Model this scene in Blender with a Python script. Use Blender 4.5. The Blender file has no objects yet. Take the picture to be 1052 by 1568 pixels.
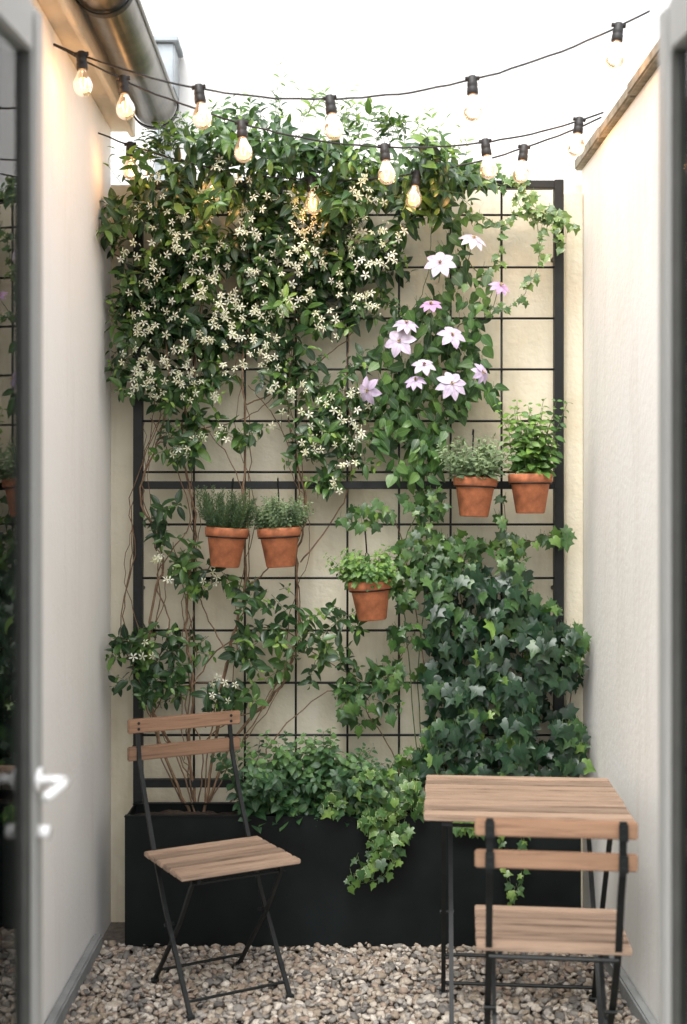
import bpy, bmesh, math, random
import numpy as np
from mathutils import Vector, Matrix, noise
random.seed(7); np.random.seed(7)
R = random.random
def U(a,b): return a+(b-a)*random.random()
scene = bpy.context.scene
EYE=1.6; K=1900.0
# survey(): measured position (u,v) of a thing standing at distance y from the doorway -> metres
def survey(u,v,y): return Vector(((u-505)*y/K, y, EYE+(784-v)*y/K))

# ---------------------------------------------------------------- materials
def new_mat(name):
    m=bpy.data.materials.new(name); m.use_nodes=True
    nt=m.node_tree; b=nt.nodes['Principled BSDF']
    return m,nt,b
def N(nt,t,**kw):
    n=nt.nodes.new(t)
    for k,v in kw.items(): setattr(n,k,v)
    return n
def ramp(nt,stops,interp='LINEAR'):
    n=nt.nodes.new('ShaderNodeValToRGB'); cr=n.color_ramp; cr.interpolation=interp
    while len(cr.elements)<len(stops): cr.elements.new(0.5)
    for e,(p,c) in zip(cr.elements,stops):
        e.position=p; e.color=(c[0],c[1],c[2],1)
    return n
def objco(nt,scale=(1,1,1)):
    tc=N(nt,'ShaderNodeTexCoord'); mp=N(nt,'ShaderNodeMapping'); mp.inputs['Scale'].default_value=scale
    nt.links.new(tc.outputs['Object'],mp.inputs[0]); return mp.outputs[0]
def noise_n(nt,co,scale,detail=5,rough=.6):
    n=N(nt,'ShaderNodeTexNoise'); n.inputs['Scale'].default_value=scale; n.inputs['Detail'].default_value=detail
    n.inputs['Roughness'].default_value=rough; nt.links.new(co,n.inputs['Vector']); return n
def bump(nt,b,h,strength,dist=.01):
    n=N(nt,'ShaderNodeBump'); n.inputs['Strength'].default_value=strength; n.inputs['Distance'].default_value=dist
    nt.links.new(h,n.inputs['Height']); nt.links.new(n.outputs[0],b.inputs['Normal'])
def stucco(name,a,c,d=None,scale=1.3,bs=.35,stain=.5):
    m,nt,b=new_mat(name); co=objco(nt)
    n1=noise_n(nt,co,scale,4,.65); r=ramp(nt,[(.25,c),(.5,a),(.8,d or a)])
    nt.links.new(n1.outputs[0],r.inputs[0])
    st=noise_n(nt,objco(nt,(7,7,.7)),1.5,3,.7)
    r2=ramp(nt,[(.3,(.86,.84,.8)),(.5,(1,1,1))]); nt.links.new(st.outputs[0],r2.inputs[0])
    mx=N(nt,'ShaderNodeMixRGB',blend_type='MULTIPLY'); mx.inputs[0].default_value=stain
    nt.links.new(r.outputs[0],mx.inputs[1]); nt.links.new(r2.outputs[0],mx.inputs[2])
    nt.links.new(mx.outputs[0],b.inputs['Base Color']); b.inputs['Roughness'].default_value=.9
    n2=noise_n(nt,co,38,2,.6)
    bump(nt,b,n2.outputs[0],bs,.006)
    return m
M_WHITE=stucco('white_render',(.88,.873,.85),(.84,.83,.795),(.885,.88,.865),bs=.25,stain=.3)
M_RIGHTW=stucco('right_render',(.87,.86,.825),(.82,.80,.75),(.875,.87,.845),bs=.25,stain=.45)
M_CREAM=stucco('cream_render',(.74,.68,.53),(.63,.54,.38),(.79,.74,.61),2.6,.5,.8)
M_FARW=stucco('far_white_render',(.68,.68,.675),(.655,.655,.65),(.70,.70,.70),1,.15,.15)
M_SOFFIT=stucco('soffit_render',(.68,.60,.48),(.58,.49,.37))
M_STONE=stucco('coping_stone',(.26,.235,.18),(.11,.105,.065),(.38,.35,.28),16,1)
M_PLINTH=stucco('plinth_cement',(.24,.25,.25),(.16,.17,.17),(.30,.30,.30),5,.6)
def simple(name,col,rough=.5,metal=0,var=.15,scale=12,bs=.0,spec=.5):
    m,nt,b=new_mat(name); n=noise_n(nt,objco(nt),scale,3,.65)
    r=ramp(nt,[(.3,[c*(1-var) for c in col]),(.7,[min(1,c*(1+var)) for c in col])])
    nt.links.new(n.outputs[0],r.inputs[0]); nt.links.new(r.outputs[0],b.inputs['Base Color'])
    b.inputs['Roughness'].default_value=rough; b.inputs['Metallic'].default_value=metal
    b.inputs['Specular IOR Level'].default_value=spec
    if bs: bump(nt,b,n.outputs[0],bs,.004)
    return m
M_BLACK=simple('black_powder_coat',(.008,.010,.010),.5,0,.3,30,spec=.3)
M_PLANTER=simple('planter_black_steel',(.0045,.0065,.0065),.5,0,.6,3,spec=.18)
M_SOCKET=simple('socket_rubber',(.012,.01,.009),.55)
M_DOOR=simple('door_paint_grey',(.31,.31,.295),.4,0,.04,3)
M_DOOR2=simple('door_edge_seal',(.05,.05,.045),.6)
M_HANDLE=simple('door_handle_metal',(.85,.85,.84),.25,.2,.03)
M_ZINC=simple('zinc_grey',(.30,.33,.35),.5,.3,.2,8,.2)
M_GUTTER=simple('gutter_metal',(.14,.13,.11),.34,.75,.4,6,.15)
M_TERRA=simple('terracotta',(.41,.14,.06),.8,0,.35,22,.3)
M_SOIL=simple('soil',(.035,.022,.014),.95,0,.6,60,1)
M_STEM=simple('woody_stem',(.17,.105,.06),.8,0,.45,40,.5)
M_GSTEM=simple('green_stem',(.09,.13,.04),.6,0,.3,40)
M_GROUND=simple('ground_soil',(.14,.12,.10),.95,0,.4,40,1)
def wood(name,a,c):
    m,nt,b=new_mat(name)
    co=objco(nt,(1.6,26,26)); oi=N(nt,'ShaderNodeObjectInfo')
    ad=N(nt,'ShaderNodeVectorMath',operation='ADD'); sc=N(nt,'ShaderNodeVectorMath',operation='SCALE')
    cmb=N(nt,'ShaderNodeCombineXYZ')
    for i in range(3): nt.links.new(oi.outputs['Random'],cmb.inputs[i])
    nt.links.new(cmb.outputs[0],sc.inputs[0]); sc.inputs['Scale'].default_value=37
    nt.links.new(co,ad.inputs[0]); nt.links.new(sc.outputs[0],ad.inputs[1])
    n=noise_n(nt,ad.outputs[0],2.6,6,.68); n.inputs['Distortion'].default_value=.6
    r=ramp(nt,[(.3,c),(.48,a),(.72,[x*1.35 for x in a])]); nt.links.new(n.outputs[0],r.inputs[0])
    hv=N(nt,'ShaderNodeHueSaturation'); mr=N(nt,'ShaderNodeMapRange')
    mr.inputs['To Min'].default_value=.68; mr.inputs['To Max'].default_value=1.15
    nt.links.new(oi.outputs['Random'],mr.inputs[0]); nt.links.new(mr.outputs[0],hv.inputs['Value'])
    nt.links.new(r.outputs[0],hv.inputs['Color']); nt.links.new(hv.outputs[0],b.inputs['Base Color'])
    b.inputs['Roughness'].default_value=.55; bump(nt,b,n.outputs[0],.3,.002)
    return m
M_WOOD=wood('acacia_wood',(.27,.155,.092),(.125,.062,.036))
M_WOODW=wood('weathered_acacia',(.30,.21,.15),(.125,.08,.052))

def leaf_mat(name,stops,rib=(.3,.4,.15),ribw=.12,rough=.36,edge=None,trans=.22,spec=.5):
    m,nt,b=new_mat(name)
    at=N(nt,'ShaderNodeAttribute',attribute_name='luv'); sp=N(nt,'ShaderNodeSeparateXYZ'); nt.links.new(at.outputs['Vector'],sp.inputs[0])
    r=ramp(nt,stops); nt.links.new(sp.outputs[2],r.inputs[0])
    ab=N(nt,'ShaderNodeMath',operation='ABSOLUTE'); nt.links.new(sp.outputs[0],ab.inputs[0])
    col=r.outputs[0]
    nz=noise_n(nt,objco(nt),45,1,.6); rz=ramp(nt,[(.35,(.75,.78,.75)),(.65,(1.15,1.1,1.05))]); nt.links.new(nz.outputs[0],rz.inputs[0])
    mz=N(nt,'ShaderNodeMixRGB',blend_type='MULTIPLY'); mz.inputs[0].default_value=.7
    nt.links.new(col,mz.inputs[1]); nt.links.new(rz.outputs[0],mz.inputs[2]); col=mz.outputs[0]
    if edge:
        nn=noise_n(nt,objco(nt),70,1,.5); a2=N(nt,'ShaderNodeMath',operation='MULTIPLY_ADD'); a2.inputs[1].default_value=.9
        nt.links.new(nn.outputs[0],a2.inputs[0]); nt.links.new(ab.outputs[0],a2.inputs[2])
        mr=N(nt,'ShaderNodeMapRange'); mr.inputs['From Min'].default_value=1.32; mr.inputs['From Max'].default_value=1.5
        mr.inputs['To Max'].default_value=.75
        nt.links.new(a2.outputs[0],mr.inputs[0])
        mx=N(nt,'ShaderNodeMixRGB'); nt.links.new(mr.outputs[0],mx.inputs[0]); nt.links.new(col,mx.inputs[1]); mx.inputs[2].default_value=(*edge,1); col=mx.outputs[0]
    mr=N(nt,'ShaderNodeMapRange'); mr.inputs['From Min'].default_value=0; mr.inputs['From Max'].default_value=ribw
    mr.inputs['To Min'].default_value=.45; mr.inputs['To Max'].default_value=0
    nt.links.new(ab.outputs[0],mr.inputs[0])
    mx=N(nt,'ShaderNodeMixRGB'); nt.links.new(mr.outputs[0],mx.inputs[0]); nt.links.new(col,mx.inputs[1]); mx.inputs[2].default_value=(*rib,1); col=mx.outputs[0]
    nt.links.new(col,b.inputs['Base Color']); b.inputs['Roughness'].default_value=rough
    b.inputs['Specular IOR Level'].default_value=spec
    tl=N(nt,'ShaderNodeBsdfTranslucent'); ht=N(nt,'ShaderNodeMixRGB',blend_type='MULTIPLY'); ht.inputs[0].default_value=1
    nt.links.new(col,ht.inputs[1]); ht.inputs[2].default_value=(1.2,1.5,.65,1); nt.links.new(ht.outputs[0],tl.inputs[0])
    ms=N(nt,'ShaderNodeMixShader'); ms.inputs[0].default_value=trans
    out=nt.nodes['Material Output']; nt.links.new(b.outputs[0],ms.inputs[1]); nt.links.new(tl.outputs[0],ms.inputs[2]); nt.links.new(ms.outputs[0],out.inputs[0])
    return m
L_JAS=leaf_mat('jasmine_leaf',[(0,(.011,.034,.015)),(.45,(.030,.076,.026)),(.75,(.075,.155,.036)),(1,(.19,.30,.055))],(.15,.25,.09),rough=.33,trans=.18)
L_CLE=leaf_mat('clematis_leaf',[(0,(.020,.062,.018)),(.5,(.046,.120,.028)),(1,(.13,.24,.05))],(.2,.3,.1),rough=.42)
L_IVY=leaf_mat('ivy_leaf',[(0,(.009,.030,.016)),(.5,(.021,.057,.027)),(.8,(.055,.12,.035)),(1,(.14,.24,.05))],(.1,.17,.09),.07,rough=.37,trans=.15)
L_IVL=leaf_mat('young_ivy_leaf',[(0,(.022,.062,.018)),(.5,(.052,.12,.03)),(1,(.16,.26,.05))],(.22,.3,.11),.07,rough=.38)
L_VAR=leaf_mat('variegated_ivy_leaf',[(0,(.03,.085,.025)),(.5,(.065,.145,.038)),(1,(.16,.26,.07))],(.2,.3,.12),.05,rough=.38,edge=(.45,.52,.26))
L_MINT=leaf_mat('mint_leaf',[(0,(.035,.10,.022)),(.5,(.066,.16,.035)),(1,(.16,.28,.055))],(.18,.3,.1),rough=.48)
L_SHRUB=leaf_mat('shrub_leaf',[(0,(.015,.052,.022)),(.5,(.033,.092,.034)),(1,(.10,.20,.055))],(.14,.23,.1),rough=.5)
L_ROSE=leaf_mat('rosemary_leaf',[(0,(.03,.065,.03)),(.5,(.065,.12,.055)),(1,(.16,.23,.11))],(.2,.25,.15),rough=.5)
L_SAGE=leaf_mat('sage_leaf',[(0,(.07,.115,.055)),(.5,(.13,.19,.095)),(1,(.24,.31,.17))],(.32,.38,.24),rough=.7)
P_JAS=leaf_mat('jasmine_petal',[(0,(.66,.64,.48)),(.5,(.76,.74,.63)),(1,(.80,.79,.73))],(.7,.66,.45),.1,.6,trans=.3,spec=.2)
P_CLE=leaf_mat('clematis_petal',[(0,(.56,.51,.64)),(.5,(.48,.39,.58)),(1,(.46,.26,.49))],(.40,.23,.44),.22,.6,trans=.12,spec=.2)
P_YEL=simple('stamen_cream',(.62,.55,.25),.7)
P_PUR=simple('stamen_purple',(.22,.06,.12),.7)

# ---------------------------------------------------------------- mesher
class Mesher:
    def __init__(s): s.v=[]; s.n=0; s.f=[]; s.mi=[]; s.uv=[]
    def add(s,tv,tf,tuv,o,d,nrm,sc,tone,mi,sx=1.0):
        y=Vector(d); 
        if y.length<1e-6: y=Vector((0,0,1))
        y=y.normalized(); x=y.cross(Vector(nrm))
        if x.length<1e-4: x=y.cross(Vector((.3,.5,.8)))
        x.normalize(); z=x.cross(y)
        B=np.array([x[:],y[:],z[:]])
        q=tv*np.array([sc*sx,sc,sc])
        s.v.append(q@B+np.array(o[:]))
        n=s.n
        for f in tf: s.f.append([i+n for i in f]); s.mi.append(mi)
        a=np.empty((len(tv),3)); a[:,:2]=tuv; a[:,2]=tone; s.uv.append(a)
        s.n+=len(tv)
    def raw(s,V,F,mi,tone=.5):
        n=s.n; s.v.append(np.array([list(p) for p in V],dtype=float))
        for f in F: s.f.append([i+n for i in f]); s.mi.append(mi)
        a=np.zeros((len(V),3)); a[:,0]=.5; a[:,2]=tone; s.uv.append(a); s.n+=len(V)
    def tube(s,pts,r0,r1,mi,sides=5,cap=True):
        pts=[Vector(p) for p in pts]; V=[];F=[]; m=len(pts)
        up=Vector((.31,.77,.55)).normalized()
        for i,p in enumerate(pts):
            t=(pts[min(i+1,m-1)]-pts[max(i-1,0)]).normalized()
            a=t.cross(up)
            if a.length<1e-3: a=t.cross(Vector((1,0,0)))
            a.normalize(); b=t.cross(a); r=r0+(r1-r0)*i/max(1,m-1)
            for k in range(sides):
                an=2*math.pi*k/sides; V.append(p+a*math.cos(an)*r+b*math.sin(an)*r)
        for i in range(m-1):
            for k in range(sides):
                F.append((i*sides+k,i*sides+(k+1)%sides,(i+1)*sides+(k+1)%sides,(i+1)*sides+k))
        if cap: F.append(tuple(range(sides))[::-1]); F.append(tuple(range((m-1)*sides,m*sides)))
        s.raw(V,F,mi)
    def lathe(s,prof,c,mi,seg=32):
        c=Vector(c);V=[];F=[]
        for r,z in prof:
            for k in range(seg):
                a=2*math.pi*k/seg; V.append(c+Vector((r*math.cos(a),r*math.sin(a),z)))
        for i in range(len(prof)-1):
            for k in range(seg): F.append((i*seg+k,i*seg+(k+1)%seg,(i+1)*seg+(k+1)%seg,(i+1)*seg+k))
        s.raw(V,F,mi)
    def build(s,name,mats,parent=None,smooth=True):
        me=bpy.data.meshes.new(name); V=np.concatenate(s.v)
        me.from_pydata(V.tolist(),[],s.f)
        me.polygons.foreach_set('material_index',s.mi)
        me.polygons.foreach_set('use_smooth',[smooth]*len(s.f))
        at=me.attributes.new('luv','FLOAT_VECTOR','POINT'); at.data.foreach_set('vector',np.concatenate(s.uv).ravel())
        for m in mats: me.materials.append(m)
        me.update(); ob=bpy.data.objects.new(name,me); scene.collection.objects.link(ob)
        if parent: ob.parent=parent
        return ob
def empty(name,loc=(0,0,0),rot=0):
    e=bpy.data.objects.new(name,None); scene.collection.objects.link(e); e.location=loc; e.rotation_euler=(0,0,rot); e.empty_display_size=.1; return e
def box(name,x0,x1,y0,y1,z0,z1,mat,parent=None,bevel=.0,seg=2):
    me=bpy.data.meshes.new(name); bm=bmesh.new(); bmesh.ops.create_cube(bm,size=1)
    cx,cy,cz=(x0+x1)/2,(y0+y1)/2,(z0+z1)/2
    for v in bm.verts: v.co=Vector((v.co.x*(x1-x0),v.co.y*(y1-y0),v.co.z*(z1-z0)))
    if bevel: bmesh.ops.bevel(bm,geom=bm.edges[:],offset=bevel,segments=seg,affect='EDGES')
    bm.to_mesh(me); bm.free(); me.materials.append(mat)
    ob=bpy.data.objects.new(name,me); ob.location=(cx,cy,cz); scene.collection.objects.link(ob)
    if parent: ob.parent=parent
    return ob

def blade(w=.4,peak=.45,fold=.35,curl=.2,nseg=4):
    p=math.log(.5)/math.log(peak); V=[(0,0,0)];UV=[(0,0)];F=[]
    for i in range(1,nseg):
        v=i/nseg; hw=w/2*math.sin(math.pi*v**p)**.85; zc=-curl*v*v
        V+=[(-hw,v,zc+fold*hw),(0,v,zc),(hw,v,zc+fold*hw)]; UV+=[(-1,v),(0,v),(1,v)]
    V.append((0,1,-curl)); UV.append((0,1)); t=len(V)-1
    F+=[(0,2,1),(0,3,2)]
    for i in range(nseg-2):
        a=1+3*i; F+=[(a,a+1,a+4,a+3),(a+1,a+2,a+5,a+4)]
    a=1+3*(nseg-2); F+=[(a,a+1,t),(a+1,a+2,t)]
    return np.array(V,float),F,np.array(UV,float)
def ivy_t(var=0):
    half=[(.10,-.10),(.30,-.14),(.50,-.02),(.40,.16),(.46,.30),(.62,.46),(.40,.52),(.24,.60),(.17,.78)]
    if var==1: half=[(.10,-.08),(.34,-.10),(.46,.08),(.42,.22),(.54,.38),(.36,.52),(.22,.66),(.12,.84)]
    if var==2: half=[(.08,-.12),(.28,-.20),(.42,-.08),(.30,.12),(.36,.22),(.60,.34),(.32,.44),(.18,.56),(.14,.80)]
    out=[(0,0)]+half+[(0,1.05)]+[(-x,y) for x,y in half[::-1]]
    V=[(0,.28,.05)]; UV=[(0,.3)]
    for x,y in out:
        rr=math.hypot(x,y-.28); V.append((x,y,-.22*rr*rr-(.06 if abs(x)<.01 else 0)+.12*abs(x))); UV.append((1 if abs(x)>.01 else .0,y))
    n=len(out); F=[(0,1+i,1+(i+1)%n) for i in range(n)]
    return np.array(V,float),F,np.array(UV,float)
def flower_t(n,w,peak,cup,r0=.06,curl=.25,twist=0,fold=.1,ns=4):
    bv,bf,bu=blade(w,peak,fold,curl,ns); V=[];F=[];UV=[]
    for k in range(n):
        a=2*math.pi*k/n; c,s_=math.cos(a),math.sin(a)
        q=bv.copy(); q[:,2]+=q[:,1]*cup; q[:,0]+=twist*q[:,1]**2; q[:,1]+=r0
        q[:,2]+=.012*(k%2)+.006*k
        x=q[:,0]*c-q[:,1]*s_; y=q[:,0]*s_+q[:,1]*c
        b=sum(len(z) for z in V); V.append(np.stack([x,y,q[:,2]],1)); UV.append(bu)
        F+=[tuple(i+b for i in f) for f in bf]
    return np.concatenate(V),F,np.concatenate(UV)
T_JAS=blade(.46,.42,.3,.18,5); T_JAS2=blade(.42,.45,.5,.4,5)
T_CLE=[blade(.60,.33,.25,.22,5),blade(.5,.36,.4,.4,5),blade(.72,.35,.15,.1,5)]; T_MINT=blade(.62,.42,.22,.3,4); T_SAGE=blade(.38,.5,.3,.25,4); T_NEEDLE=blade(.17,.5,.2,.2,3)
T_IVY=[ivy_t(0),ivy_t(1),ivy_t(2)]
F_JAS=flower_t(5,.40,.62,.12,.04,.3,.25,.2,4); F_CLE=[flower_t(7,.58,.52,.15,.03,.35,0,.18,6),flower_t(6,.62,.52,.25,.03,.5,.04,.18,6),flower_t(8,.54,.5,.05,.03,.4,.05,.18,6)]

def rv(): 
    v=Vector((random.gauss(0,1),random.gauss(0,1),random.gauss(0,1))); return v.normalized()
def inpoly(x,y,P):
    c=False;j=len(P)-1
    for i in range(len(P)):
        if (P[i][1]>y)!=(P[j][1]>y) and x<(P[j][0]-P[i][0])*(y-P[i][1])/(P[j][1]-P[i][1])+P[i][0]: c=not c
        j=i
    return c
def in_ell(cx,cy,rx,ry):
    while True:
        a,b=U(-1,1),U(-1,1)
        if a*a+b*b<1: return cx+a*rx,cy+b*ry
def shoot(M,p,d,length,sp,L,T,lm,sm,face=Vector((0,-.7,.7)),tone=(.1,.65),tip=.35,droop=.25,sr=.0015,gauge=.35,ymax=4.9,spread=1.0):
    d=d.normalized(); pts=[p.copy()]; n=max(2,int(length/sp)); q=p.copy(); ang=U(0,3)
    base=U(*tone)
    for i in range(n):
        d=(d+rv()*.12+Vector((0,0,-droop*.15))).normalized(); q=q+d*sp
        if q.y>ymax: q.y=ymax
        pts.append(q.copy()); t=i/(n-1)
        a=d.cross(Vector((.2,.9,.3))).normalized(); b=d.cross(a); ang+=math.pi/2+U(-.3,.3)
        for s_ in (0,math.pi):
            side=a*math.cos(ang+s_)+b*math.sin(ang+s_)
            ld=(d*gauge+side*spread+rv()*.25+Vector((0,0,-.18))).normalized()
            nn=(face+rv()*.55+d*.2)
            sz=L*U(.75,1.15)*(1-.5*t**3)
            tn=min(1,max(0,base+U(-.18,.18)+(tip if t>.75 else 0)))
            tt=T if not isinstance(T,list) else random.choice(T)
            M.add(*tt,q+side*.003,ld,nn,sz,tn,lm,U(.85,1.15))
    M.tube(pts,sr,sr*.5,sm,4,False)
    return q
def curve_pts(P,y,n=6,j=.012,ys=.02):
    W=[survey(a,b,y+U(-ys,ys)) for a,b in P]; out=[]
    for i in range(len(W)-1):
        p0=W[max(i-1,0)];p1=W[i];p2=W[i+1];p3=W[min(i+2,len(W)-1)]
        for k in range(n):
            t=k/n; out.append(.5*((2*p1)+(p2-p0)*t+(2*p0-5*p1+4*p2-p3)*t*t+(-p0+3*p1-3*p2+p3)*t**3)+Vector((U(-j,j),U(-j,j)*.5,U(-j,j)))*.5)
    out.append(W[-1]); return out
def hang_leaf(M,p,L,T,lm,sm,tone,up=False,side=.6,nv=.6):
    d=Vector((U(-side,side),U(-.5,.0),-1 if not up else U(-.6,.6))); nn=Vector((U(-nv,nv),-1,U(-.1,.9)+U(-nv,nv)*.5))
    tt=random.choice(T) if isinstance(T,list) else T
    M.add(*tt,p,d,nn,L,min(1,max(0,tone)),lm,U(.85,1.1))
    if sm is not None: M.tube([p,p+Vector((U(-.01,.01),U(.01,.03),U(.01,.03)))],.0009,.0009,sm,3,False)

# ---------------------------------------------------------------- setting
bpy.ops.mesh.primitive_plane_add(size=120,location=(0,30,-.03)); g=bpy.context.object; g.name='ground'; g.data.materials.append(M_GROUND)
box('left_wall',-1.15,-.87,2.3,4.93,-.05,3.12,M_WHITE)
box('right_wall',1.0,1.25,2.3,4.93,-.05,2.955,M_RIGHTW)
box('back_wall',-1.3,1.6,4.932,5.15,-.05,2.90,M_CREAM)
box('background_building_wall',-6,6,5.7,5.9,-.05,7.5,M_FARW)
box('wall_pilaster',.925,.998,4.885,4.931,-.05,2.86,M_CREAM,bevel=.006)
cp=empty('wall_coping')
yy=2.3;i=0
while yy<4.93:
    l=U(.42,.5); e=min(yy+l,4.97)
    box('coping_slab_%d'%i,.972+U(-.004,.004),1.27,yy+.003,e-.003,2.957,3.0+U(-.003,.003),M_STONE,cp,.006); yy=e;i+=1
box('left_plinth',-.868,-.835,2.3,4.565,-.05,.05,M_PLINTH,bevel=.006)
box('right_plinth',.965,.998,2.3,4.885,-.05,.05,M_PLINTH,bevel=.006)
ev=empty('roof_eave')
box('soffit',-1.2,-.80,2.3,4.97,3.122,3.15,M_SOFFIT,ev,.003)
box('fascia',-.80,-.778,2.3,4.97,3.10,3.26,M_SOFFIT,ev,.003)
Mr=Mesher()
Mr.raw([(-.79,2.3,3.262),(-.79,4.98,3.262),(-2.2,4.98,4.1),(-2.2,2.3,4.1),(-.79,2.3,3.28),(-.79,4.98,3.28),(-2.2,4.98,4.12),(-2.2,2.3,4.12)],[(0,1,2,3),(4,7,6,5),(0,4,5,1),(1,5,6,2),(3,7,4,0)],0)
Mr.build('roof_sheet',[M_ZINC],ev,False)
gt=empty('roof_gutter'); Mg=Mesher()
gx,gz,gr=-.69,3.205,.085
V=[];F=[];ns=22;ys=[2.3,3.0,3.7,4.3,4.90]
for y in ys:
    for k in range(ns):
        a=math.pi+math.pi*k/(ns-1); V.append((gx+gr*math.cos(a),y,gz+gr*math.sin(a)))
    for k in range(ns):
        a=2*math.pi-math.pi*k/(ns-1); V.append((gx+(gr-.004)*math.cos(a),y,gz+(gr-.004)*math.sin(a)))
m2=2*ns
for i in range(len(ys)-1):
    for k in range(m2): F.append((i*m2+k,i*m2+(k+1)%m2,(i+1)*m2+(k+1)%m2,(i+1)*m2+k))
F.append(tuple(range((len(ys)-1)*m2,(len(ys)-1)*m2+ns)))
F.append(tuple(range(ns))[::-1])
Mg.raw(V,F,0)
Mg.tube([(gx+gr,2.3,gz+.004),(gx+gr,4.9,gz+.004)],.009,.009,0,10)
Mg.build('gutter_trough',[M_GUTTER],gt)
Mb=Mesher()
for y in (2.7,3.78,4.885):
    P=[(gx+(gr+.006)*math.cos(math.pi+math.pi*k/20),y,gz+(gr+.006)*math.sin(math.pi+math.pi*k/20)) for k in range(21)]
    V=[];F=[]
    for p in P:
        dx,dz=p[0]-gx,p[2]-gz; f=1.06
        V+=[(p[0],y-.014,p[2]),(p[0],y+.014,p[2]),(gx+dx*f,y+.014,gz+dz*f),(gx+dx*f,y-.014,gz+dz*f)]
    for i in range(20):
        for k in range(4): F.append((i*4+k,i*4+(k+1)%4,i*4+4+(k+1)%4,i*4+4+k))
    F.append((0,1,2,3)); F.append((80,81,82,83)[::-1])
    Mb.raw(V,F,0)
Mb.build('gutter_brackets',[M_BLACK],gt,False)
hp=empty('rainwater_hopper',(-.75,5.58,3.58))
box('hopper_body',-.07,.06,-.08,.11,-.1,.1,M_ZINC,hp,.006); box('hopper_rim',-.09,.08,-.10,.11,.1,.125,M_ZINC,hp,.004)
box('hopper_outlet',-.035,.03,-.04,.05,-.9,-.1,M_ZINC,hp,.01)

# gravel
def gravel():
    bm=bmesh.new(); bmesh.ops.create_icosphere(bm,subdivisions=2,radius=1); bm.verts.ensure_lookup_table()
    tv=np.array([v.co[:] for v in bm.verts]); tf=np.array([[v.index for v in f.verts] for f in bm.faces]); bm.free()
    P=[]; s=.0235
    for layer,(off,keep) in enumerate([(0,1),(.012,.7)]):
        x=-.84
        while x<.98:
            y=2.6
            while y<4.6:
                if R()<keep: P.append((x+U(-.4,.4)*s+off,y+U(-.4,.4)*s+off,-.012+layer*.011+U(-.004,.006)))
                y+=s
            x+=s
    n=len(P); allv=np.empty((n,len(tv),3))
    vars_=[]
    for k in range(14):
        q=tv.copy()
        for i in range(len(q)):
            v=Vector(q[i]); h=noise.noise(v*1.1+Vector((k*7.1,0,0)))*.5+noise.noise(v*2.6+Vector((0,k*3.3,0)))*.12; q[i]*=1+h
        for c in range(4):
            nn=rv(); dd=U(.7,.9); t=q@np.array(nn[:]); m=t>dd; q[m]-=np.outer(t[m]-dd,np.array(nn[:]))*.8
        vars_.append(q)
    for i,(x,y,z) in enumerate(P):
        sc=U(.0085,.016)*(1.3 if R()<.10 else 1); q=vars_[i%14]*np.array([sc*U(.9,1.35),sc*U(.75,1.05),sc*U(.45,.75)])
        E=Matrix.Rotation(U(0,6.28),3,'Z')@Matrix.Rotation(random.gauss(0,.35),3,'X')@Matrix.Rotation(random.gauss(0,.35),3,'Y')
        allv[i]=q@np.array(E).T+np.array((x,y,z))
    me=bpy.data.meshes.new('gravel'); nv=n*len(tv); nf=n*len(tf)
    me.vertices.add(nv); me.vertices.foreach_set('co',allv.ravel())
    F=(tf[None]+(np.arange(n)*len(tv))[:,None,None]).reshape(-1)
    me.loops.add(nf*3); me.loops.foreach_set('vertex_index',F.astype(np.int32))
    me.polygons.add(nf); me.polygons.foreach_set('loop_start',np.arange(0,nf*3,3,dtype=np.int32))
    me.polygons.foreach_set('use_smooth',np.ones(nf,dtype=bool))
    me.update(calc_edges=True); me.validate()
    m,nt,b=new_mat('gravel_stone'); ge=N(nt,'ShaderNodeNewGeometry')
    r=ramp(nt,[(0,(.29,.24,.185)),(.14,(.38,.33,.27)),(.28,(.21,.195,.175)),(.42,(.42,.37,.31)),(.55,(.30,.235,.185)),(.68,(.33,.305,.275)),(.8,(.51,.465,.405)),(.9,(.15,.14,.13)),(1,(.38,.31,.24))],'CONSTANT')
    nt.links.new(ge.outputs['Random Per Island'],r.inputs[0])
    nz=noise_n(nt,objco(nt),110,3,.7); rz=ramp(nt,[(.3,(.72,.70,.68)),(.7,(1.15,1.15,1.15))]); nt.links.new(nz.outputs[0],rz.inputs[0])
    mx=N(nt,'ShaderNodeMixRGB',blend_type='MULTIPLY'); mx.inputs[0].default_value=1
    nt.links.new(r.outputs[0],mx.inputs[1]); nt.links.new(rz.outputs[0],mx.inputs[2]); nt.links.new(mx.outputs[0],b.inputs['Base Color'])
    b.inputs['Roughness'].default_value=.75; b.inputs['Specular IOR Level'].default_value=.3
    me.materials.append(m); ob=bpy.data.objects.new('gravel',me); scene.collection.objects.link(ob)
gravel()

# ---------------------------------------------------------------- planter
pl=empty('planter_box'); px0,px1,py0,py1,pz=-.755,.925,4.57,4.785,.475; t=.006
box('planter_front',px0,px1,py0,py0+t,0.0,pz,M_PLANTER,pl,.001)
box('planter_back',px0,px1,py1-t,py1,0,pz,M_PLANTER,pl)
box('planter_side_a',px0,px0+t,py0+t+.001,py1-t-.001,0,pz-.001,M_PLANTER,pl); box('planter_side_b',px1-t,px1,py0+t+.001,py1-t-.001,0,pz-.001,M_PLANTER,pl)
box('planter_rim_front',px0-.002,px1+.002,py0-.004,py0+.022,pz+.0005,pz+.006,M_PLANTER,pl,.001)
box('planter_rim_back',px0-.002,px1+.002,py1-.022,py1+.002,pz+.0005,pz+.006,M_PLANTER,pl,.001)
bpy.ops.mesh.primitive_grid_add(x_subdivisions=90,y_subdivisions=14,size=1,location=(0,0,0)); so=bpy.context.object; so.name='planter_soil'
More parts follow.
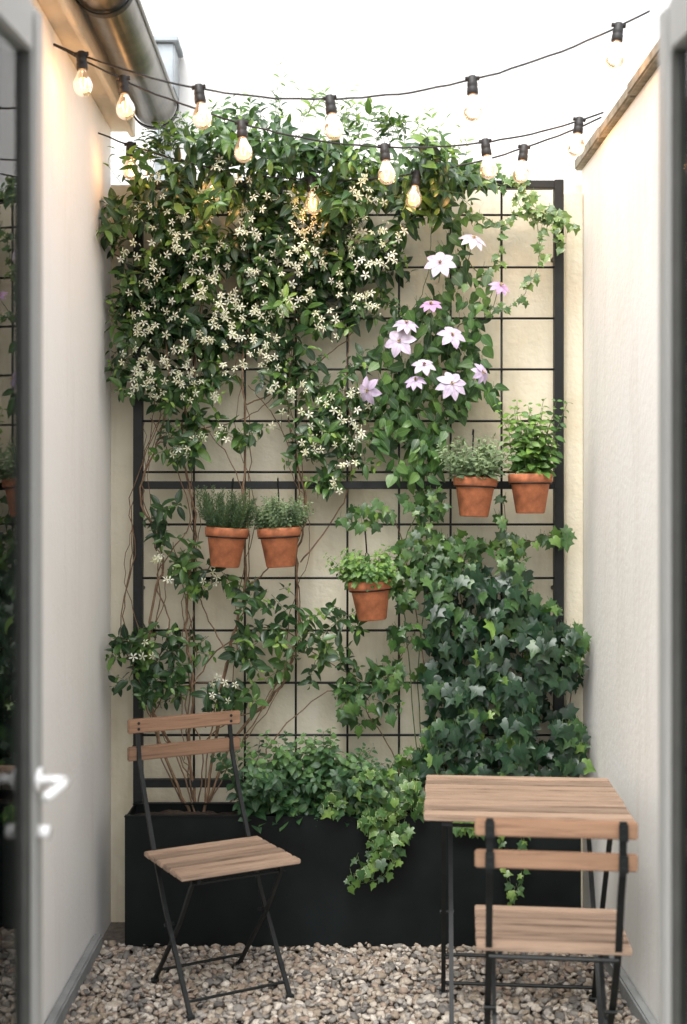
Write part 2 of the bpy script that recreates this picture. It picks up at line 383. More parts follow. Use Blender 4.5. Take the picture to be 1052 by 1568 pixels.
for v in so.data.vertices:
    x=px0+t+(v.co.x+.5)*(px1-px0-2*t); y=py0+t+(v.co.y+.5)*(py1-py0-2*t); v.co=Vector((x,y,.445+.02*noise.noise(Vector((x*9,y*9,0)))+.012*noise.noise(Vector((x*40,y*40,3)))))
so.data.materials.append(M_SOIL); so.parent=pl

# ---------------------------------------------------------------- trellis
tr=empty('garden_trellis'); ty=4.81; w=.036
tx0,tx1,tz=-.76,.904,2.885
box('post_a',tx0,tx0+w,ty-.018,ty+.018,0,tz,M_BLACK,tr,.002); box('post_b',tx1-w,tx1,ty-.018,ty+.018,0,tz,M_BLACK,tr,.002)
for nm,z in (('top_rail',tz-w/2),('middle_rail',1.704),('bottom_rail',.55)):
    box(nm,tx0+w+.0005,tx1-w-.0005,ty-.017,ty+.017,z-w/2+.003,z+w/2-.003,M_BLACK,tr,.002)
Mt=Mesher()
for u in (297,375,453,532,611,690,768):
    x=(u-505)/395; Mt.tube([(x,ty,.55),(x,ty,tz-w)],.0046,.0046,0,8)
for v in (330,410,488,566,645,723,803,885,965,1045,1125):
    z=EYE+(784-v)/395; Mt.tube([(tx0+w*.5,ty-.008,z),(tx1-w*.5,ty-.008,z)],.0046,.0046,0,8)
for z in (2.6,1.3):
    for x in (tx0+.018,tx1-.018): Mt.tube([(x,ty,z),(x,4.94,z)],.009,.009,0,8)
Mt.build('trellis_grid',[M_BLACK],tr)

# ---------------------------------------------------------------- star jasmine
J=Mesher()
JP=[(188,290),(230,255),(290,235),(330,210),(420,195),(470,192),(520,222),(590,212),(640,240),(700,262),(735,285),(715,310),(640,335),(600,365),(598,430),(583,478),(540,500),(500,520),(470,510),(440,535),(415,560),(380,590),(330,565),(290,590),(240,590),(205,595),(182,560),(180,450),(186,380)]
cnt=0
while cnt<455:
    u,v=U(170,740),U(190,600)
    if not inpoly(u,v,JP): continue
    nz=noise.noise(Vector((u*.016,v*.016,4)))+.45*noise.noise(Vector((u*.04,v*.04,8)))
    dens=1.0 if v<410 else max(.4,.85-.45*(v-410)/120)
    if nz<-.12 and R()<.85 or R()>dens: continue
    top=max(0,min(1,(430-v)/200)); y=4.88-R()**.8*(.12+.26*top)-.05*max(0,nz)
    p=survey(u,v,y)
    d=Vector((U(-1,1),U(-1.1,.1),U(-.9,.75))); hi=.12*max(0,(330-v)/130)
    shoot(J,p,d,U(.08,.16),.024,U(.060,.084),[T_JAS,T_JAS2],0,1,tone=(.05+hi,.72+hi)); cnt+=1
for (cx,cy,rx,ry,n) in [(205,575,30,26,6),(255,605,60,26,10),(450,580,50,36,18),(505,635,60,40,26),(505,690,50,30,17),(505,740,25,20,6),(290,680,50,22,14),(365,655,40,16,6),(262,835,28,32,9),(310,882,50,22,11),(400,915,35,20,8),(430,965,62,24,15),(520,942,28,20,7),(228,990,38,34,15),(235,1045,45,26,13),(340,1070,68,16,13),(480,1010,45,24,11),(550,1055,50,28,14),(360,440,60,80,12),(560,580,40,30,6),(250,780,20,15,3),(195,480,18,50,5),(290,640,22,30,5),(380,1000,30,20,5),(315,990,30,30,3)]:
    for _ in range(n):
        u,v=in_ell(cx,cy,rx,ry); y=4.84-R()*.12
        shoot(J,survey(u,v,y),Vector((U(-1,1),U(-.9,.05),U(-.6,.8))),U(.06,.13),.022,U(.052,.072),[T_JAS,T_JAS2],0,1,tone=(.1,.75))
for _ in range(90):
    u=U(215,690); v=np.interp(u,[215,270,330,430,480,540,600,680],[262,222,200,185,180,210,200,250])+U(-12,22)
    shoot(J,survey(u,v,U(4.62,4.84)),Vector((U(-.6,.6),U(-.4,.2),1)),U(.05,.13),.024,U(.036,.06),[T_JAS,T_JAS2],0,1,tone=(.45,.95),tip=.3,droop=.1,gauge=.7)
for (P) in [[(425,195),(422,150),(430,118),(438,135)],[(460,190),(462,150),(452,125)],[(425,190),(432,130),(426,98)],[(525,215),(528,170),(560,160)],[(535,212),(530,150),(545,130)],[(655,250),(662,215),(640,190),(665,180)],[(700,262),(715,230),(700,190),(650,170)],[(600,215),(612,190),(640,185)],[(300,215),(318,180),(345,172)],[(470,180),(480,155),(500,140)],[(185,280),(165,250),(178,225)],[(270,235),(290,190),(330,165)]]:
    pts=curve_pts(P,4.76,6,.004); J.tube(pts,.0014,.0007,1,4,False)
    for q in pts[2::3]:
        for s_ in (-1,1):
            if R()<.75: J.add(*T_JAS,q,Vector((s_*U(.5,1),U(-.5,.2),U(.1,.9))),Vector((0,-.6,.8))+rv()*.3,U(.022,.040),U(.75,1),0)
for (u,v,dx) in [(195,470,-1),(192,450,-1),(200,580,-1),(195,560,-1),(190,380,-1),(192,330,-1),(190,1000,-1),(195,1040,-1),(590,470,.8),(600,400,.7),(590,380,.9),(200,600,-.6)]:
    for _ in range(2): shoot(J,survey(u,v+U(-12,12),U(4.66,4.82)),Vector((dx*.6,U(-.6,0),U(-.4,.5))),U(.05,.08),.02,U(.05,.066),[T_JAS,T_JAS2],0,1,tone=(.2,.7))
ST=[[(305,1262),(290,1150),(295,1050),(285,960),(292,880),(300,800),(285,720),(280,640),(300,560),(310,450)],
[(310,1262),(330,1120),(350,1000),(375,900),(372,780),(376,650),(372,560),(380,450),(380,350)],
[(298,1262),(250,1150),(225,1040),(235,920),(250,850),(215,760),(240,680),(262,600),(250,500)],
[(305,1262),(360,1130),(430,1050),(455,960),(455,850),(470,780),(450,680),(440,600),(460,480)],
[(300,1262),(280,1180),(230,1080),(190,960),(200,860),(205,760),(235,640),(230,560)],
[(376,620),(420,600),(480,560),(530,520),(560,480)],[(460,860),(520,780),(540,700),(530,600),(535,500)],
[(315,1262),(390,1190),(420,1130),(500,1060),(560,1060),(610,1020)],
[(300,1262),(310,1150),(285,1080),(300,1000),(280,900),(265,830)],[(290,880),(330,860),(372,780),(350,700),(300,640)],
[(372,900),(410,870),(450,800),(455,720),(420,640),(380,590)],[(295,1050),(340,990),(420,960),(480,1000),(560,1050)],
[(240,680),(300,660),(376,640),(430,600)],[(225,1040),(260,960),(240,880),(290,800),(262,700),(230,640)],
[(300,1150),(340,1110),(400,1080),(440,1010)],[(350,1000),(310,930),(295,860)],[(250,1150),(235,1100),(260,1060),(330,1040)]]
for i,P in enumerate(ST):
    big=i<4; J.tube(curve_pts(P,4.785,7,.010,.025),.0062 if big else .0032,.0026 if big else .0016,2,7,False)
for i,P in enumerate(ST[:5]):
    Q=[(a+U(-10,10),b+U(-10,10)) for a,b in P]; Q[0]=P[0]; J.tube(curve_pts(Q,4.79,7,.014,.03),.003,.0015,2,5,False)
    Q=[(a+U(-22,22),b+U(-20,20)) for a,b in P[1:-1]]; J.tube(curve_pts(Q,4.79,7,.014,.03),.0022,.0012,2,5,False)
def jas_cluster(c,n):
    stem0=c+Vector((0,.05,-.02))
    for _ in range(n):
        q=c+Vector((random.gauss(0,.024),U(-.02,.012),random.gauss(0,.022)))
        nn=Vector((U(-1,1),-1,U(-.5,1))).normalized()
        up=rv(); d=(up-nn*up.dot(nn))
        J.add(*F_JAS,q,d,nn,U(.0145,.019),U(0,1),3)
        J.tube([q-nn*.012,q],.0012,.0016,3,4,False); J.add(*T_NEEDLE,q+nn*.001,nn,d,.004,.2,4)
        J.tube([stem0,q-nn*.012],.0008,.0008,1,3,False)
    for _ in range(2):
        q=c+Vector((random.gauss(0,.02),U(-.01,.01),random.gauss(0,.02))); J.tube([q,q+Vector((U(-.006,.006),-.006,U(.004,.012)))],.0015,.0022,3,5)
k=0; used=[]
while k<125:
    u,v=U(175,640),U(245,620)
    if not inpoly(u,v,JP): continue
    if v<300 and R()<.5: continue
    if any((u-a)**2+(v-b)**2<17**2 for a,b in used): continue
    used.append((u,v))
    jas_cluster(survey(u,v,4.70-(.18 if v<420 else .06)*R()-.02),random.randint(1,5)); k+=1
for (u,v) in [(480,660),(520,640),(545,690),(500,610),(555,655),(430,650),(460,600),(485,700),(510,740),(300,675),(250,855),(262,880),(335,885),(345,1050),(335,1060),(440,590),(540,600),(232,1000),(275,690),(420,600),(650,280),(660,300),(600,270),(470,630),(530,665),(525,715),(470,690),(340,665),(570,620),(240,600),(290,600),(330,600)]:
    jas_cluster(survey(u,v,4.68),random.randint(2,4))
J.build('star_jasmine_plant',[L_JAS,M_GSTEM,M_STEM,P_JAS,P_YEL])

# ---------------------------------------------------------------- clematis
C=Mesher()
CP=[(585,500),(640,455),(660,420),(665,350),(700,330),(720,380),(712,450),(735,480),(745,560),(762,610),(715,625),(690,650),(672,690),(690,720),(640,735),(590,690),(562,690),(570,620),(590,580),(572,540)]
k=0
while k<470:
    u,v=U(560,765),U(330,740)
    if not inpoly(u,v,CP): continue
    if v<460 and R()<.4: continue
    if noise.noise(Vector((u*.022,v*.022,1)))<-.25: continue
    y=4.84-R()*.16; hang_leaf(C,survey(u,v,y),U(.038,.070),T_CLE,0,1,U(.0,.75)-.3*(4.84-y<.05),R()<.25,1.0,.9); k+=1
for (cx,cy,rx,ry,n) in [(735,440,30,30,16),(700,345,30,18,14),(625,715,34,24,24),(600,600,30,45,40),(640,650,45,50,60),(700,490,40,30,26),(690,600,40,30,24),(690,430,22,40,16)]:
    for _ in range(n):
        u,v=in_ell(cx,cy,rx,ry); hang_leaf(C,survey(u,v,U(4.66,4.82)),U(.036,.062),T_CLE,0,1,U(.1,.9),R()<.3,1.0,.9)
for P in [[(655,1262),(640,1050),(650,900),(640,780),(650,700),(640,600),(680,500),(690,400),(700,340)],[(648,1262),(625,1000),(615,850),(655,740),(600,640),(610,520),(650,440),(660,360)],[(700,500),(740,470),(760,435)],[(700,380),(735,420),(770,440)],[(600,620),(570,605),(560,590)]]:
    C.tube(curve_pts(P,4.79,7,.008,.02),.0026,.0014,1,5,False)
for (u,v,L,tn,fx,fz) in [(674,403,.061,.15,-.1,.5),(725,366,.054,.0,.3,1.1),(766,438,.043,.75,.4,1.0),(660,467,.043,.9,-.2,1.2),(612,523,.061,.1,-.3,.3),(622,496,.050,.3,.1,1.2),(692,514,.055,.35,.2,.7),(649,560,.047,.15,0,.9),(692,588,.061,.12,.15,.4),(738,571,.043,.4,.8,.3),(636,583,.042,.45,-.2,1.0),(564,598,.055,.35,-.9,-.2)]:
    c=survey(u,v,4.62); nn=Vector((fx,-1,fz)).normalized(); up=rv(); d=up-nn*up.dot(nn)
    C.add(*random.choice(F_CLE),c,d,nn,L,tn,2)
    for _ in range(26):
        dd=(nn+rv()*.65).normalized(); C.tube([c+nn*.004,c+dd*U(.010,.016)],.0009,.0012,3 if R()<.7 else 4,3,False)
    C.tube([c,c-nn*.03,c-nn*.05+Vector((0,.06,-.03))],.0014,.0014,1,4,False)
C.build('clematis_plant',[L_CLE,M_GSTEM,P_CLE,P_YEL,P_PUR])

# ---------------------------------------------------------------- ivy
I=Mesher()
IP=[(650,880),(690,850),(740,868),(790,862),(822,905),(840,960),(885,965),(888,1010),(872,1060),(855,1100),(888,1125),(885,1185),(760,1195),(650,1192),(640,1165),(668,1100),(655,1040),(660,960)]
k=0
while k<1350:
    u,v=U(630,900),U(835,1200)
    if not inpoly(u+U(-10,10),v+U(-10,10),IP): continue
    nz=noise.noise(Vector((u*.022,v*.022,2)))+.5*noise.noise(Vector((u*.05,v*.05,6)))
    if nz<-.12 and R()<.85: continue
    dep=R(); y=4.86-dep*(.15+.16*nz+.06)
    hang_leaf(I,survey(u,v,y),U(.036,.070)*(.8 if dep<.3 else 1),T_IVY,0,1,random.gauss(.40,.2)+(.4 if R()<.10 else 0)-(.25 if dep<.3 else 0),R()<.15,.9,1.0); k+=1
for (cx,cy,rx,ry,n) in [(560,785,50,20,24),(655,775,35,28,30),(650,845,48,36,80),(622,900,24,40,34),(600,1030,35,24,24),(642,1168,35,22,40),(862,812,12,20,10),(820,826,45,7,16),(770,790,10,30,9),(782,845,28,24,28),(700,840,50,20,50),(880,990,16,40,22),(882,1130,14,35,18),(560,1085,45,30,26),(840,940,20,20,14),(625,975,28,22,20),(680,890,30,50,36),(720,1100,90,60,22)]:
    for _ in range(n):
        u,v=in_ell(cx,cy,rx,ry); hang_leaf(I,survey(u,v,U(4.63,4.83)),U(.030,.052),T_IVY,2,1,random.gauss(.42,.25),R()<.3,.9,.9)
for P in [[(700,1262),(660,1100),(640,950),(620,850),(600,790),(560,780),(530,790)],[(720,1262),(720,1000),(700,860),(770,830),(770,760)],[(780,1262),(800,1000),(790,850),(830,825),(865,810)],[(640,1262),(600,1150),(560,1080),(600,1030),(640,960)],[(860,1262),(870,1100),(885,980),(860,960)]]:
    I.tube(curve_pts(P,4.80,7,.006,.02),.003,.0016,3,5,False)
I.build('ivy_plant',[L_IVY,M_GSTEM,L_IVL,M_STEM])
def vine(M,P,y,gap,size,lm,sm,ys=.02,rad=.018,sr=.0014):
    pts=curve_pts(P,y,8,.006,ys); M.tube(pts,sr,sr*.7,sm,4,False)
    acc=0
    for a,b in zip(pts,pts[1:]):
        acc+=(b-a).length
        while acc>gap:
            acc-=gap; q=b+Vector((U(-1,1)*rad,U(-1.2,.2)*rad,U(-1,1)*rad))
            hang_leaf(M,q,size*U(.6,1.2),T_IVY,lm,sm,U(.1,1),R()<.5,1.2)
Vv=Mesher()
for P,g_ in [([(640,255),(700,262),(760,280),(800,292),(830,330),(880,345)],.012),([(700,268),(740,262),(790,270),(820,300)],.014),([(830,325),(850,350),(852,385)],.014),([(800,300),(822,340),(825,400),(808,440),(800,458)],.018),([(690,345),(730,330),(770,345),(800,330),(835,345)],.015),([(770,345),(760,400),(735,430)],.018),([(800,450),(780,470),(745,475)],.018),([(790,295),(800,320),(840,325),(865,340)],.013)]:
    vine(Vv,P,4.76,g_,.034,0,1)
Vv.build('climbing_ivy_vine',[L_VAR,M_GSTEM])
Tm=Mesher()
for (cx,cy,rx,ry,n,y0,y1) in [(570,1212,66,34,130,4.50,4.68),(595,1262,42,28,46,4.47,4.55),(585,1298,26,20,22,4.47,4.54),(560,1325,24,12,9,4.49,4.54),(622,1222,30,28,44,4.5,4.6),(510,1232,20,16,16,4.5,4.6)]:
    for _ in range(n):
        u,v=in_ell(cx,cy,rx,ry); hang_leaf(Tm,survey(u,v,U(y0,y1)),U(.026,.050),T_IVY,0 if R()<.5 else 2,1,U(.0,1),R()<.3,1.0,.9)
vine(Tm,[(590,1230),(610,1270),(612,1310),(580,1345),(535,1355)],4.51,.03,.03,2,1,.01,.01)
vine(Tm,[(560,1230),(580,1290),(560,1330),(532,1345)],4.52,.02,.034,2,1,.01,.012)
vine(Tm,[(770,1230),(768,1300),(778,1350),(785,1390)],4.53,.022,.03,2,1,.01,.012)
vine(Tm,[(800,1235),(802,1300),(800,1350),(775,1375)],4.53,.024,.03,2,1,.01,.012)
for _ in range(34):
    u,v=in_ell(720,1262,24,9); hang_leaf(Tm,survey(u,v,4.53),U(.03,.045),T_IVY,2,1,U(.3,1))
Tm.build('trailing_ivy_plant',[L_VAR,M_GSTEM,L_IVL])
S=Mesher()
for _ in range(150):
    u=U(382,600); x=(u-505)*4.67/K; base=Vector((x,U(4.60,4.75),.44))
    fr=1-abs((u-460)/145)**2*.55; ln=U(.14,.40)*fr
    shoot(S,base,Vector((U(-.5,.45),U(-.5,.15),1)),ln,.021,U(.040,.056),T_MINT,0,1,tone=(.05,.8),tip=.25,droop=.2,sr=.0018,spread=.9)
S.build('mint_shrub_plant',[L_SHRUB,M_GSTEM])

# ---------------------------------------------------------------- hanging pots
def potted(name,u,v,kind,tilt=0):
    y=4.665; c=survey(u,v,y); e=empty(name,c); 
    e.rotation_euler=(0,tilt,0)
    Mp=Mesher(); r=.082
    prof=[(.0,-.148),(.050,-.148),(.054,-.144),(.0715,-.038),(.0735,-.036),(.0765,-.034),(r,-.030),(r+.001,-.004),(r-.002,0),(r-.010,0),(r-.012,-.004)]
    Mp.lathe(prof,(0,0,0),0,40); Mp.lathe([(r-.012,-.004),(r-.014,-.016)],(0,0,0),0,40)
    Mp.lathe([(r-.012,-.018),(.05,-.012),(.02,-.010),(0,-.009)],(0,0,0),1,24)
    Mp.build('pot',[M_TERRA,M_SOIL],e)
    Mh=Mesher(); ring=[((r-.004)*math.cos(a),(r-.004)*math.sin(a),-.036) for a in np.linspace(0,2*math.pi,33)]
    Mh.tube(ring,.0026,.0026,0,6)
    wy=4.79-y
    for sx in (-.012,.012):
        Mh.tube([(sx,r-.004,-.036),(sx,r+.012,-.02),(sx,wy-.004,.05),(sx*.3,wy,.10)],.0022,.0022,0,6)
    Mh.tube([(0,wy,.10),(0,wy,.17),(0,wy-.006,.185),(0,wy+.015,.19),(0,wy+.026,.17)],.003,.003,0,6)
    Mh.build('wire_hanger',[M_BLACK],e)
    G=Mesher()
    def st(k): 
        a=U(0,6.28); rr=k*R()**.5; return Vector((rr*math.cos(a),rr*math.sin(a),-.015))
    if kind=='rosemary':
        for _ in range(54):
            p=st(.062); d=Vector((p.x*10+U(-.28,.28),p.y*10+U(-.3,.2),1)).normalized(); L=U(.09,.185); pts=[p]; base=U(.1,.9)
            n=int(L/.0065)
            for i in range(n):
                d=(d+rv()*.06+Vector((0,0,.02))).normalized(); p=p+d*.0065; pts.append(p)
                for _k in range(4):
                    sd=rv(); sd=(sd-d*sd.dot(d)).normalized(); G.add(*T_NEEDLE,p,sd*.8+d*.75,rv(),U(.018,.028)*(1-.4*i/n),min(1,base+U(-.2,.2)+.2*i/n),0,1.15)
            G.tube(pts,.0014,.0008,1,4,False)
        mats=[L_ROSE,M_GSTEM]
    elif kind=='thyme':
        for _ in range(130):
            p=st(.062); d=Vector((p.x*10+U(-.35,.35),p.y*10+U(-.3,.2),1))
            shoot(G,p,d,U(.06,.15),.0085,U(.013,.019),T_MINT,0,1,tone=(.2,1),sr=.0008,ymax=99,gauge=.6,droop=.0)
        mats=[L_ROSE,M_GSTEM]
    elif kind=='oregano':
        for _ in range(64):
            p=st(.06); d=Vector((p.x*13+U(-.6,.25),p.y*11+U(-.4,.3),.85))
            shoot(G,p,d,U(.06,.165),.018,U(.027,.038),T_MINT,0,1,tone=(.2,1),sr=.0012,ymax=99,droop=.1)
        mats=[L_MINT,M_GSTEM]
    elif kind=='sage':
        for _ in range(60):
            p=st(.055); d=Vector((p.x*14+U(-.4,.3),p.y*12+U(-.4,.3),.95))
            shoot(G,p,d,U(.07,.19),.017,U(.030,.046),T_SAGE,0,1,tone=(.1,.9),sr=.0013,ymax=99,gauge=.8,droop=.05)
        mats=[L_SAGE,M_GSTEM]
    else:
        for _ in range(42):
            p=st(.05); d=Vector((p.x*7+U(-.2,.25),p.y*6+U(-.25,.15),1))
            shoot(G,p,d,U(.13,.32),.027,U(.038,.052),T_MINT,0,1,tone=(.25,.95),sr=.0016,ymax=99,droop=-.1,spread=.85)
        mats=[L_MINT,M_GSTEM]
    G.build('foliage',mats,e)
potted('hanging_rosemary_pot',348,808,'rosemary',.06)
potted('hanging_thyme_pot',427,808,'thyme',-.05)
potted('hanging_oregano_pot',566,889,'oregano',-.07)
potted('hanging_sage_pot',728,731,'sage',.04)
potted('hanging_mint_pot',812,726,'mint',.0)

# ---------------------------------------------------------------- string lights
m,nt,b=new_mat('bulb_glass'); tb=N(nt,'ShaderNodeBsdfTransparent'); tb.inputs[0].default_value=(1,.90,.78,1)
gl=N(nt,'ShaderNodeBsdfGlossy'); gl.inputs['Roughness'].default_value=.03
em=N(nt,'ShaderNodeEmission'); em.inputs[0].default_value=(1,.58,.30,1); em.inputs[1].default_value=.5
fr=N(nt,'ShaderNodeFresnel'); fr.inputs[0].default_value=1.5; ms=N(nt,'ShaderNodeMixShader'); ad=N(nt,'ShaderNodeAddShader')
nt.links.new(fr.outputs[0],ms.inputs[0]); nt.links.new(tb.outputs[0],ms.inputs[1]); nt.links.new(gl.outputs[0],ms.inputs[2]); nt.links.new(ms.outputs[0],ad.inputs[0]); nt.links.new(em.outputs[0],ad.inputs[1]); nt.links.new(ad.outputs[0],nt.nodes['Material Output'].inputs[0])
m.cycles.emission_sampling='NONE'
M_BULB=m
m,nt,b=new_mat('filament'); b.inputs['Base Color'].default_value=(1,.6,.3,1); b.inputs['Emission Color'].default_value=(1,.62,.30,1); b.inputs['Emission Strength'].default_value=14; M_FIL=m
m.cycles.emission_sampling='NONE'
def strand(A,B,sag,xs,name='string_lights'):
    A=Vector(A);B=Vector(B); e=empty(name)
    def at(x):
        t=(x-A.x)/(B.x-A.x); p=A.lerp(B,t); p.z-=4*sag*t*(1-t); return p
    Mc=Mesher(); pts=[at(A.x+(B.x-A.x)*i/48)+Vector((0,0,U(-.002,.002))) for i in range(49)]
    Mc.tube(pts,.0034,.0034,0,6)
    Mc.build('cable',[M_SOCKET],e)
    Ms=Mesher(); Mb=Mesher(); Mf=Mesher()
    for x in xs:
        p=at(x); tl=U(-.14,.14); c=Vector((0,0,0))
        T=Matrix.Translation(p)@Matrix.Rotation(tl,4,'Y')
        def tx(ms_,k0):
            ms_.v[-1]=np.array([(T@Vector(q))[:] for q in ms_.v[-1]])
        Ms.lathe([(0,.012),(.011,.012),(.014,.008),(.015,-.006),(.0165,-.010),(.0165,-.020),(.0155,-.023),(.0175,-.027),(.018,-.044),(.0165,-.046),(0,-.046)],c,0,16); tx(Ms,0)
        Ms.tube([(-.022,0,.004),(.022,0,.004)],.007,.007,0,8); tx(Ms,0)
        Mb.lathe([(.012,-.044),(.0135,-.052),(.020,-.066),(.0275,-.080),(.0305,-.094),(.029,-.107),(.0225,-.119),(.012,-.126),(.0,-.128)],c,0,20); tx(Mb,0)
        for sx in (-.006,.006):
            Mf.tube([(0,0,-.05),(sx,0,-.066),(sx*1.5,0,-.085),(sx*.6,.003,-.104)],.0013,.0013,0,5); tx(Mf,0)
        li=bpy.data.lights.new('bulb_light','POINT'); li.energy=1.0; li.color=(1,.54,.22); li.shadow_soft_size=.022
        lo=bpy.data.objects.new('bulb_light',li); scene.collection.objects.link(lo); lo.location=T@Vector((0,0,-.09)); lo.parent=e
    Ms.build('lamp_sockets',[M_SOCKET],e); Mb.build('light_bulbs',[M_BULB],e); Mf.build('filaments',[M_FIL],e)
strand((-.868,3.90,3.07),(.99,3.84,3.15),.22,[-.78,-.41,0,.443,.894])
strand((-.868,3.90,3.07),(.985,4.47,3.04),.215,[-.66,-.29,.186,.543,.893])
strand((-.868,4.65,3.02),(.985,4.5,3.03),.20,[-.746,-.43,-.07,.32,.708])

# ---------------------------------------------------------------- chairs & table
def sweep(M,pts,wx,wt,mi=0):
    V=[];F=[];n=len(pts)
    for i,p in enumerate(pts):
        p=Vector(p); t=(Vector(pts[min(i+1,n-1)])-Vector(pts[max(i-1,0)])).normalized()
        x=Vector((1,0,0)); nn=t.cross(x).normalized(); x=nn.cross(t).normalized()
        for a,b in ((-1,-1),(1,-1),(1,1),(-1,1)): V.append(p+x*a*wx/2+nn*b*wt/2)
    for i in range(n-1):
        for k in range(4): F.append((i*4+k,i*4+(k+1)%4,i*4+4+(k+1)%4,i*4+4+k))
    F+=[(3,2,1,0),tuple(range(4*n-4,4*n))]; M.raw(V,F,mi)
def chair(loc,rot,H,name='folding_chair',wd=.2,lean=0,bw=.014,sp=.082,sh=.046):
    e=empty(name,loc,rot); M=Mesher(); h=.45
    for s in (-1,1):
        xa=s*(wd-.032); xb=s*(wd-.050); k=lean
        sweep(M,[(xa,-.248-k,H+.002),(xa,-.235-k*.8,H-.14),(xa,-.20-k*.4,.60),(xa,-.155,.46),(xa,-.05,.29),(xa,.165,.008)],bw,.010)
        sweep(M,[(xb,.145,h-.022),(xb,.03,.26),(xb,-.19,.008)],.012,.010)
        M.tube([(xb-s*.004,.0-.028,.243),(xa+s*.012,-.028+.0,.243)],.006,.006,0,8)
        M.tube([(xa-.012,.165,.006),(xa+.012,.165,.006)],.009,.009,0,8); M.tube([(xb-.012,-.19,.006),(xb+.012,-.19,.006)],.009,.009,0,8)
        sweep(M,[(xb-s*.012,-.15,h-.02),(xb-s*.012,.165,h-.02)],.012,.018)
        for z in (H-.026,H-sp-.024):
            M.tube([(xa,-.262-k,z+.010),(xa,-.225-k,z+.010)],.0055,.0055,0,8); M.tube([(xa,-.262-k,z-.010),(xa,-.225-k,z-.010)],.0055,.0055,0,8)
            box('back_clip',xa-.012,xa+.012,-.2585-k,-.2545-k,z-.020,z+.024,M_BLACK,e,.001)
    for yy,zz in ((-.155,.05),(.135,.045)):
        w_=(wd-.050) if yy<0 else (wd-.032); M.tube([(-w_,yy,zz),(w_,yy,zz)],.005,.005,0,8)
    M.tube([(-(wd-.032),-.16,h-.02),((wd-.032),-.16,h-.02)],.006,.006,0,8); M.tube([(-(wd-.04),.15,h-.03),((wd-.04),.15,h-.03)],.005,.005,0,8)
    M.build('steel_frame',[M_BLACK],e,False)
    n=6; y0=-.155; y1=.18; g=.013; sw=(y1-y0-g*(n-1))/n
    for i in range(n):
        a=y0+i*(sw+g); box('seat_slat_%d'%i,-wd-.004+U(0,.004),wd+.004,a,a+sw,h-.009+U(0,.001),h+.009,M_WOODW,e,.003)
    for i,(z0,z1) in enumerate(((H-sh,H),(H-sp-sh,H-sp))):
        box('backrest_slat_%d'%i,-wd-.006,wd+.006,-.240-k,-.226-k,z0,z1,M_WOOD,e,.004)
    return e
chair((-.365,4.14,0),math.radians(209),.880,wd=.208,lean=.075,sp=.096,sh=.050)
chair((.603,3.41,0),math.radians(-6),.812,'folding_chair',bw=.018)
tb_=empty('folding_table',(.603,3.89,0),math.radians(-5)); n=8; W_=.305; D_=.28; gz_=.016; sw=(2*D_-gz_*(n-1))/n
for i in range(n):
    a=-D_+i*(sw+gz_); box('top_slat_%d'%i,-W_+U(0,.003),W_-U(0,.003),a,a+sw,.694,.712+U(0,.001),M_WOODW,tb_,.003)
M=Mesher()
for s in (-1,1):
    xa=s*.245; xb=s*.222
    sweep(M,[(xa,-.22,.675),(xa,0,.34),(xa,.2,.008)],.014,.012); sweep(M,[(xb,.22,.675),(xb,0,.34),(xb,-.2,.008)],.014,.012)
    sweep(M,[(s*.235,-.27,.685),(s*.235,.27,.685)],.03,.014)
    M.tube([(xb-s*.01,0,.34),(xa+s*.012,0,.34)],.006,.006,0,8)
    M.tube([(xa-.014,.2,.006),(xa+.014,.2,.006)],.011,.011,0,8); M.tube([(xb-.014,-.2,.006),(xb+.014,-.2,.006)],.011,.011,0,8)
for y,z,w_ in ((.175,.05,.245),(-.175,.05,.222),(-.215,.668,.245),(.215,.668,.222),(.1,.17,.245)): M.tube([(-w_,y,z),(w_,y,z)],.006,.006,0,8)
M.build('steel_frame',[M_BLACK],tb_,False)

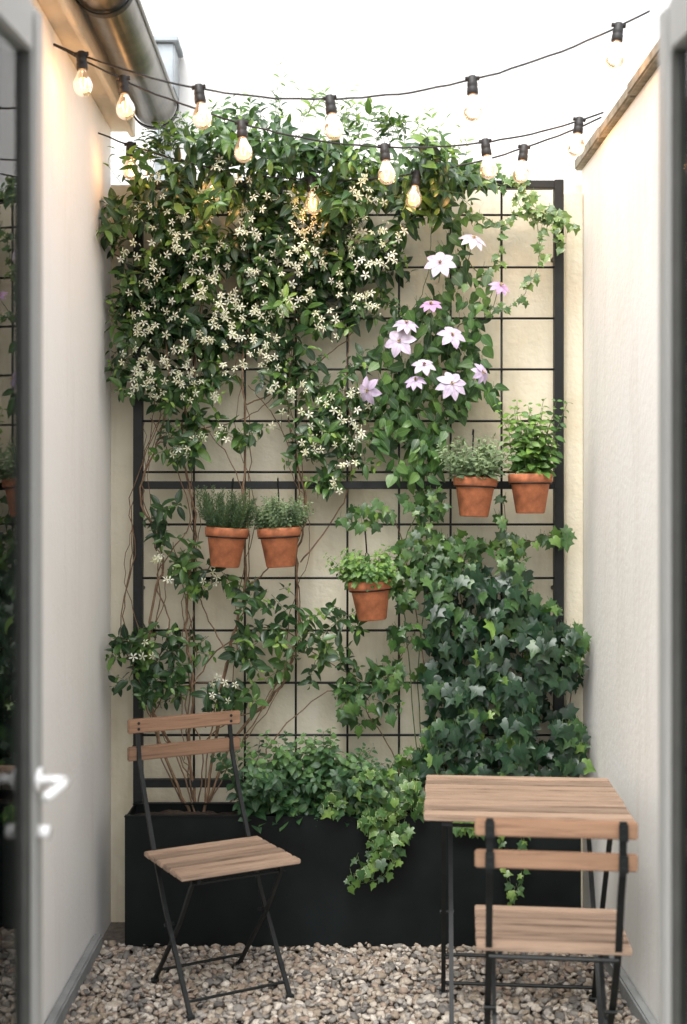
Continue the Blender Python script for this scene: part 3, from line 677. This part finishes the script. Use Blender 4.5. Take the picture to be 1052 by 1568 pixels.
# ---------------------------------------------------------------- french doors
m,nt,b=new_mat('door_glass'); tbd=N(nt,'ShaderNodeBsdfTransparent'); tbd.inputs[0].default_value=(.86,.9,.88,1); gl=N(nt,'ShaderNodeBsdfGlossy'); gl.inputs['Roughness'].default_value=.01
fr=N(nt,'ShaderNodeFresnel'); fr.inputs[0].default_value=1.6; ms=N(nt,'ShaderNodeMixShader')
nt.links.new(fr.outputs[0],ms.inputs[0]); nt.links.new(tbd.outputs[0],ms.inputs[1]); nt.links.new(gl.outputs[0],ms.inputs[2]); nt.links.new(ms.outputs[0],nt.nodes['Material Output'].inputs[0]); M_GLASS=m
def door(hx,hy,fx,fy,side,name='french_door'):
    L=math.hypot(fx-hx,fy-hy); e=empty(name,(hx,hy,0),math.atan2(fy-hy,fx-hx)); H=2.575; t=.024; sw_=.058
    box('hinge_stile',0,.09,-t,t,.02,H,M_DOOR,e,.008); box('lock_stile',L-sw_,L,-t,t,.02,H,M_DOOR,e,.012,3)
    box('top_rail',.09,L-sw_,-t+.002,t-.002,H-.1,H-.001,M_DOOR,e,.004); box('bottom_rail',.09,L-sw_,-t+.002,t-.002,.021,.2,M_DOOR,e,.004)
    box('glass_pane',.085,L-sw_+.005,-.004,.004,.19,H-.09,M_GLASS,e)
    for k,xx in enumerate((.09,L-sw_-.012)): box('glazing_bead_%d'%k,xx,xx+.012,-.018,.018,.2,H-.1,M_DOOR2,e,.002)
    box('edge_seal',L-.001,L+.004,-.010,.010,.03,H-.01,M_DOOR2,e)
    if side:
        M=Mesher()
        for s in (-1,1):
            x=L-.032
            M.tube([(x,s*t,1.085),(x,s*(t+.055),1.085)],.010,.010,0,12); M.tube([(x,s*(t+.055),1.085),(x-.03,s*(t+.060),1.085),(x-.12,s*(t+.056),1.080)],.0105,.009,0,12)
            M.lathe([(0,0),(.024,0),(.024,.006),(0,.006)],(0,0,0),0,20); M.v[-1]=np.array([(x+q[0],s*(t+q[2]),1.085+q[1]) for q in M.v[-1]])
            M.tube([(x,s*t,.985),(x,s*(t+.022),.985)],.014,.014,0,14)
        M.build('door_handle',[M_HANDLE],e)
    return e
door(-.655,1.72,-.580,2.42,1)
door(.74,1.72,.660,2.42,0)
df=empty('door_frame')
for k,(a,b_) in enumerate(((-.76,-.69),(.775,.845))): box('jamb_%d'%k,a,b_,1.62,1.72,-.03,2.68,M_DOOR,df,.005)
box('door_head',-.689,.774,1.62,1.72,2.60,2.68,M_DOOR,df,.005); box('door_sill',-.689,.774,1.55,1.75,-.03,.015,M_PLINTH,df,.005)

# ---------------------------------------------------------------- light
w=bpy.data.worlds.new('World'); scene.world=w; w.use_nodes=True; nt=w.node_tree; bg=nt.nodes['Background']
sk=N(nt,'ShaderNodeTexSky',sky_type='NISHITA'); sk.sun_disc=False; sk.sun_elevation=math.radians(58); sk.sun_rotation=math.radians(197); sk.dust_density=3; sk.air_density=1.0
hs=N(nt,'ShaderNodeHueSaturation'); hs.inputs['Saturation'].default_value=.22; hs.inputs['Value'].default_value=3.2
nt.links.new(sk.outputs[0],hs.inputs['Color']); nt.links.new(hs.outputs[0],bg.inputs[0]); bg.inputs[1].default_value=.15
sl=bpy.data.lights.new('sun','SUN'); sl.energy=2.4; sl.angle=math.radians(30); sl.color=(1,.98,.94)
so_=bpy.data.objects.new('sun',sl); scene.collection.objects.link(so_); so_.rotation_euler=Vector((.16,.52,-.85)).to_track_quat('-Z','Y').to_euler()

cam=bpy.data.cameras.new('camera'); co=bpy.data.objects.new('camera',cam); scene.collection.objects.link(co)
co.location=(0,0,EYE); co.rotation_euler=(math.radians(90),0,0)
cam.sensor_fit='VERTICAL'; cam.sensor_height=36; cam.sensor_width=24; cam.lens=36*K/1568; cam.shift_x=21/1568; cam.clip_start=.05; cam.clip_end=500
cam.dof.use_dof=True; cam.dof.focus_distance=4.6; cam.dof.aperture_fstop=1.8
scene.camera=co
scene.view_settings.view_transform='Standard'; scene.view_settings.look='None'; scene.view_settings.exposure=0; scene.view_settings.gamma=1
